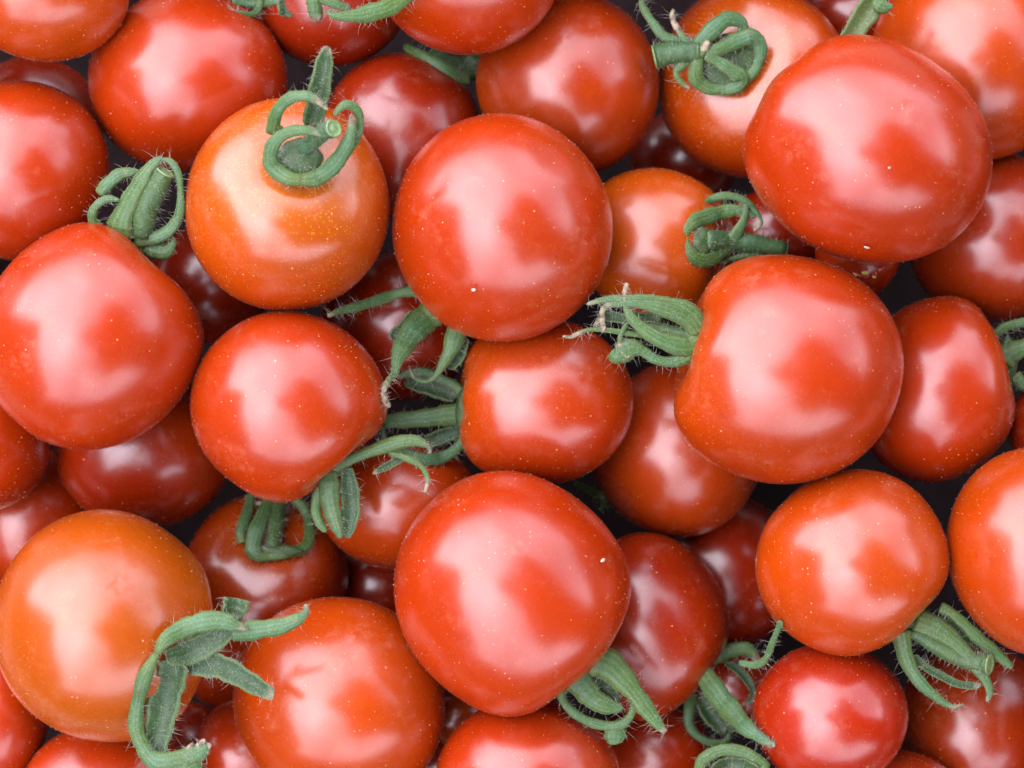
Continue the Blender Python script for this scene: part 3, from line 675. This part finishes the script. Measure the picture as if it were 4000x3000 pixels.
# ------------------------------------------------------------------ flakes of dry matter stuck to the skins
def flake(name, X, Y, lx, ly, ang):
    q = T[name]; z = surf(X, Y, set(T)-{name})+1.5
    rs = np.random.default_rng(int(X)); V = []; n_ = 9
    f = K*(H-z)/H
    for lvl in (0, 3.5):
        for j in range(n_):
            a = 2*math.pi*j/n_; k_ = rs.uniform(.6, 1.1)
            dx, dy = lx*k_*math.cos(a), ly*k_*math.sin(a)
            x = X+dx*math.cos(ang)-dy*math.sin(ang); y = Y+dx*math.sin(ang)+dy*math.cos(ang)
            V.append(W(x, y, surf(x, y, set(T)-{name})+lvl+rs.uniform(-.5, 1.5))-np.array(q['loc']))
    Fc = [tuple(range(n_))[::-1], tuple(range(n_, 2*n_))]+[(j, (j+1) % n_, n_+(j+1) % n_, n_+j) for j in range(n_)]
    mesh_obj('dry_flake', V, Fc, M_FLAKE, q['fruit'], smooth=False)
for a in (('BB',2355,2188,11,6,-.7),('BB',1562,2265,4,11,0),('M',3520,238,14,4,-.2),('M',3387,967,13,5,.2),('M',3648,880,12,4,-.6),('M',3474,655,6,5,0),
          ('Q',3303,1130,14,9,.3),('F',1849,1132,8,7,0),('L',3113,65,5,5,0),('F',2220,552,6,4,.5),('E',270,1260,10,6,.2),('B',988,150,14,7,.5),
          ('I',1435,245,7,6,0),('Y',120,2072,8,5,0),('BB',2120,2485,6,3,.2)): flake(*a)

# ------------------------------------------------------------------ torn flesh of the split tomato
q = T['UU']
v, f = ICO[4]; rs = np.random.default_rng(5)
X, Y = 3375, 1052; z = q['z']+q['rx']*.55
v2 = v*(1+.16*np.sin(v[:, :1]*9+2)*np.cos(v[:, 1:2]*8)+.06*np.sin(v[:, 2:3]*19))*np.array([95, 52, 70])*K + (W(X, Y, z)-q['loc'])
m, nt_, b_, N_, L_ = new_mat('wet_flesh'); b_.inputs['Base Color'].default_value = (.34, .03, .012, 1); b_.inputs['Roughness'].default_value = .12
b_.inputs['Subsurface Weight'].default_value = .4; b_.inputs['Subsurface Scale'].default_value = .003
fl = mesh_obj('torn_flesh', v2, f, m, q['root'])
M_SEED = plain('seed', (.55, .45, .08), .25)
for (sx, sy, sc) in ((3360,1046,13),(3378,1066,11),(3342,1075,7),(3415,1082,7)):
    vs = v*np.array([sc*1.2, sc*.8, sc*.5])*K+(W(sx, sy, z+66)-q['loc'])
    mesh_obj('seed', vs[:], f, M_SEED, fl)

# ------------------------------------------------------------------ the rest of the heap: deeper fruit and a border beyond the frame
cnt = 0
def extra(X, Y, r, cap, label, group, lvl=4, tol=.95):
    global cnt; cnt += 1
    ax = rng.normal(size=3); ax[2] = -abs(ax[2]); ax /= np.linalg.norm(ax)
    q = dict(name='x%d' % cnt, X=X, Y=Y, rx=r*rng.uniform(.95, 1.05), ry=r*rng.uniform(.95, 1.05), rot=0, axis=ax, dim=.1,
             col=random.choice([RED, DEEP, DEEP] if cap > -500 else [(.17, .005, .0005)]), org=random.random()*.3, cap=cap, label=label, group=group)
    settle(q, tol); build_tomato(q, lvl, False, 0); return q
G1 = 'tomatoes bordering the heap beyond the picture'
for i in range(26):
    a = 2*math.pi*i/26
    X = 2000+math.cos(a)*2640+rng.normal()*60; Y = 1500+math.sin(a)*2160+rng.normal()*60
    X = 2000+max(-2500, min(2500, math.cos(a)*3300)) + rng.normal()*40
    Y = 1500+max(-2000, min(2000, math.sin(a)*2900)) + rng.normal()*40
    extra(X, Y, rng.uniform(330, 420), -100, 'ripe cherry tomato in the border of the heap past the edge of the picture', G1)
zmin = min(q['z']-max(q['rx'], q['ry']) for q in placed)*K
bm = bmesh.new()
bmesh.ops.create_cube(bm, size=1); bmesh.ops.scale(bm, vec=(.34, .30, .004), verts=bm.verts)
me = bpy.data.meshes.new('tray_floor'); bm.to_mesh(me); bm.free(); me.materials.append(M_TRAY)
fl_ = bpy.data.objects.new('tray_floor', me); COL.objects.link(fl_); fl_.location = (0, 0, zmin-.004); tag(fl_, kind='structure')

# ------------------------------------------------------------------ what stands round the heap: the table it is on, the ground,
# a wall to the left and the person taking the picture (all out of frame, mirrored in the skins)
def box(name, lo, hi, mat, parent=None):
    lo, hi = np.array(lo), np.array(hi)
    V = [(x, y, z) for x in (lo[0], hi[0]) for y in (lo[1], hi[1]) for z in (lo[2], hi[2])]
    Fc = [(0,1,3,2),(4,6,7,5),(0,4,5,1),(2,3,7,6),(0,2,6,4),(1,5,7,3)]
    return mesh_obj(name, V, Fc, mat, parent, smooth=False)
M_PAVE = plain('paving', (.07, .065, .06), .9, 3, (.10, .09, .085)); M_WALL = plain('render_wall', (.030, .028, .026), .9, 2, (.045, .042, .04))
M_WOOD = plain('table_wood', (.12, .08, .05), .6, 8, (.18, .12, .07))
tag(box('ground', (-60, -60, -1.2), (60, 60, -1.0), M_PAVE), kind='structure')
tag(box('wall', (-3.4, -4.0, -1.0), (-3.1, 1.0, 2.9), M_WALL), kind='structure')
M_SKY_SCREEN = plain('sky_screen', (.012, .022, .008), .95, 12, (.02, .032, .012))  # unseen dark screens, added to cut off low sky mirrored in the skins
tag(box('sky_screen', (-3.1, -4.6, -1.0), (5.0, -4.1, 1.7), M_SKY_SCREEN), 'unseen dark screen added on the near side to cut off low sky', 'sky_screen')
tag(box('sky_screen', (4.6, -4.1, -1.0), (5.0, 3.4, 1.25), M_SKY_SCREEN), 'unseen dark screen added at the far right to cut off low sky', 'sky_screen')
tag(box('sky_screen', (-6.0, 9.0, -1.0), (7.0, 9.5, .75), M_SKY_SCREEN), 'unseen low screen added far behind to cut off low sky', 'sky_screen')
tb = bpy.data.objects.new('table', None); COL.objects.link(tb); tb.location = (0, 0, -1.0)
tag(tb, 'wooden table carrying the tray of tomatoes', 'table')
zt = zmin-.006
box('table_top', (-.30, -.30, zt-.03+1.0), (.30, .30, zt+1.0), M_WOOD, tb)
for sx in (-1, 1):
    for sy in (-1, 1): box('leg', (sx*.26-.02, sy*.26-.02, 0), (sx*.26+.02, sy*.26+.02, zt-.03+1.0), M_WOOD, tb)
M_CLOTH = plain('dark_clothing', (.012, .014, .02), .8, 60, (.02, .022, .03)); M_SKIN = plain('skin', (.30, .16, .10), .5)
M_BLACK = plain('camera_body', (.01, .01, .011), .35); M_HAIRB = plain('brown_hair', (.03, .02, .012), .5)
def skinned(name, verts, edges, radii, mat, parent):
    me = bpy.data.meshes.new(name); me.from_pydata(verts, edges, []); o = bpy.data.objects.new(name, me); COL.objects.link(o); o.parent = parent
    me.materials.append(mat)
    o.modifiers.new('skin', 'SKIN').use_smooth_shade = True
    for i, r_ in enumerate(radii): me.skin_vertices[0].data[i].radius = (r_, r_)
    me.skin_vertices[0].data[0].use_root = True
    ss = o.modifiers.new('sub', 'SUBSURF'); ss.levels = 2; ss.render_levels = 2
    return o
pr = bpy.data.objects.new('person', None); COL.objects.link(pr); pr.location = (0, 0, 0)
tag(pr, 'person in dark clothes leaning over the heap with a small camera held in both hands', 'person')
bv = [(.60,-.20,.00),(.50,-.18,.17),(.42,-.15,.37),(.26,-.08,.52),(.15,-.055,.60),
      (.26,.16,.50),(.18,.26,.47),(.12,.18,.43),(.07,.072,.392),
      (.27,-.32,.50),(.18,-.34,.47),(.12,-.20,.43),(.07,-.072,.392),
      (.62,-.11,.0),(.62,-.08,-.45),(.66,-.07,-.93),(.58,-.07,-.97),
      (.60,-.30,.0),(.60,-.31,-.45),(.62,-.30,-.93),(.54,-.30,-.97)]
be = [(0,1),(1,2),(2,3),(3,4),(3,5),(5,6),(6,7),(7,8),(3,9),(9,10),(10,11),(11,12),(0,13),(13,14),(14,15),(15,16),(0,17),(17,18),(18,19),(19,20)]
br = [.14,.15,.21,.22,.12,.14,.09,.055,.033,.14,.09,.055,.033,.10,.07,.045,.045,.10,.07,.045,.045]
skinned('clothed_body', bv, be, br, M_CLOTH, pr)
hv = [(.20,-.07,.58),(.13,-.06,.62),(.08,-.045,.63),(.03,-.03,.60)]
skinned('head', hv, [(0,1),(1,2),(2,3)], [.055,.06,.11,.09], M_SKIN, pr)
skinned('hair_cap', [(.17,-.065,.66),(.10,-.05,.685),(.045,-.035,.66)], [(0,1),(1,2)], [.085,.10,.07], M_HAIRB, pr)
for sy in (-1, 1):
    V = [(.10, sy*.07, .385), (.065, sy*.066, .385)]; E_ = [(0, 1)]; Rr = [.026, .028]
    for k in range(4):
        b0 = len(V); x = .05-.016*k
        V += [(x, sy*.068, .392+.002*k), (x-.012, sy*.060, .400), (x-.018, sy*.040, .402)]; E_ += [(1, b0), (b0, b0+1), (b0+1, b0+2)]; Rr += [.009, .0085, .0075]
    b0 = len(V); V += [(.05, sy*.055, .375), (.03, sy*.058, .368)]; E_ += [(1, b0), (b0, b0+1)]; Rr += [.011, .009]
    skinned('hand', V, E_, Rr, M_SKIN, pr)
pc = bpy.data.objects.new('compact_camera', None); COL.objects.link(pc); pc.location = (0, 0, .36)
tag(pc, 'black compact camera held above the heap', 'camera')
box('camera_case', (-.062, -.040, .012), (.062, .040, .036), M_BLACK, pc)
box('grip', (.040, -.030, .006), (.053, .030, .012), M_BLACK, pc)
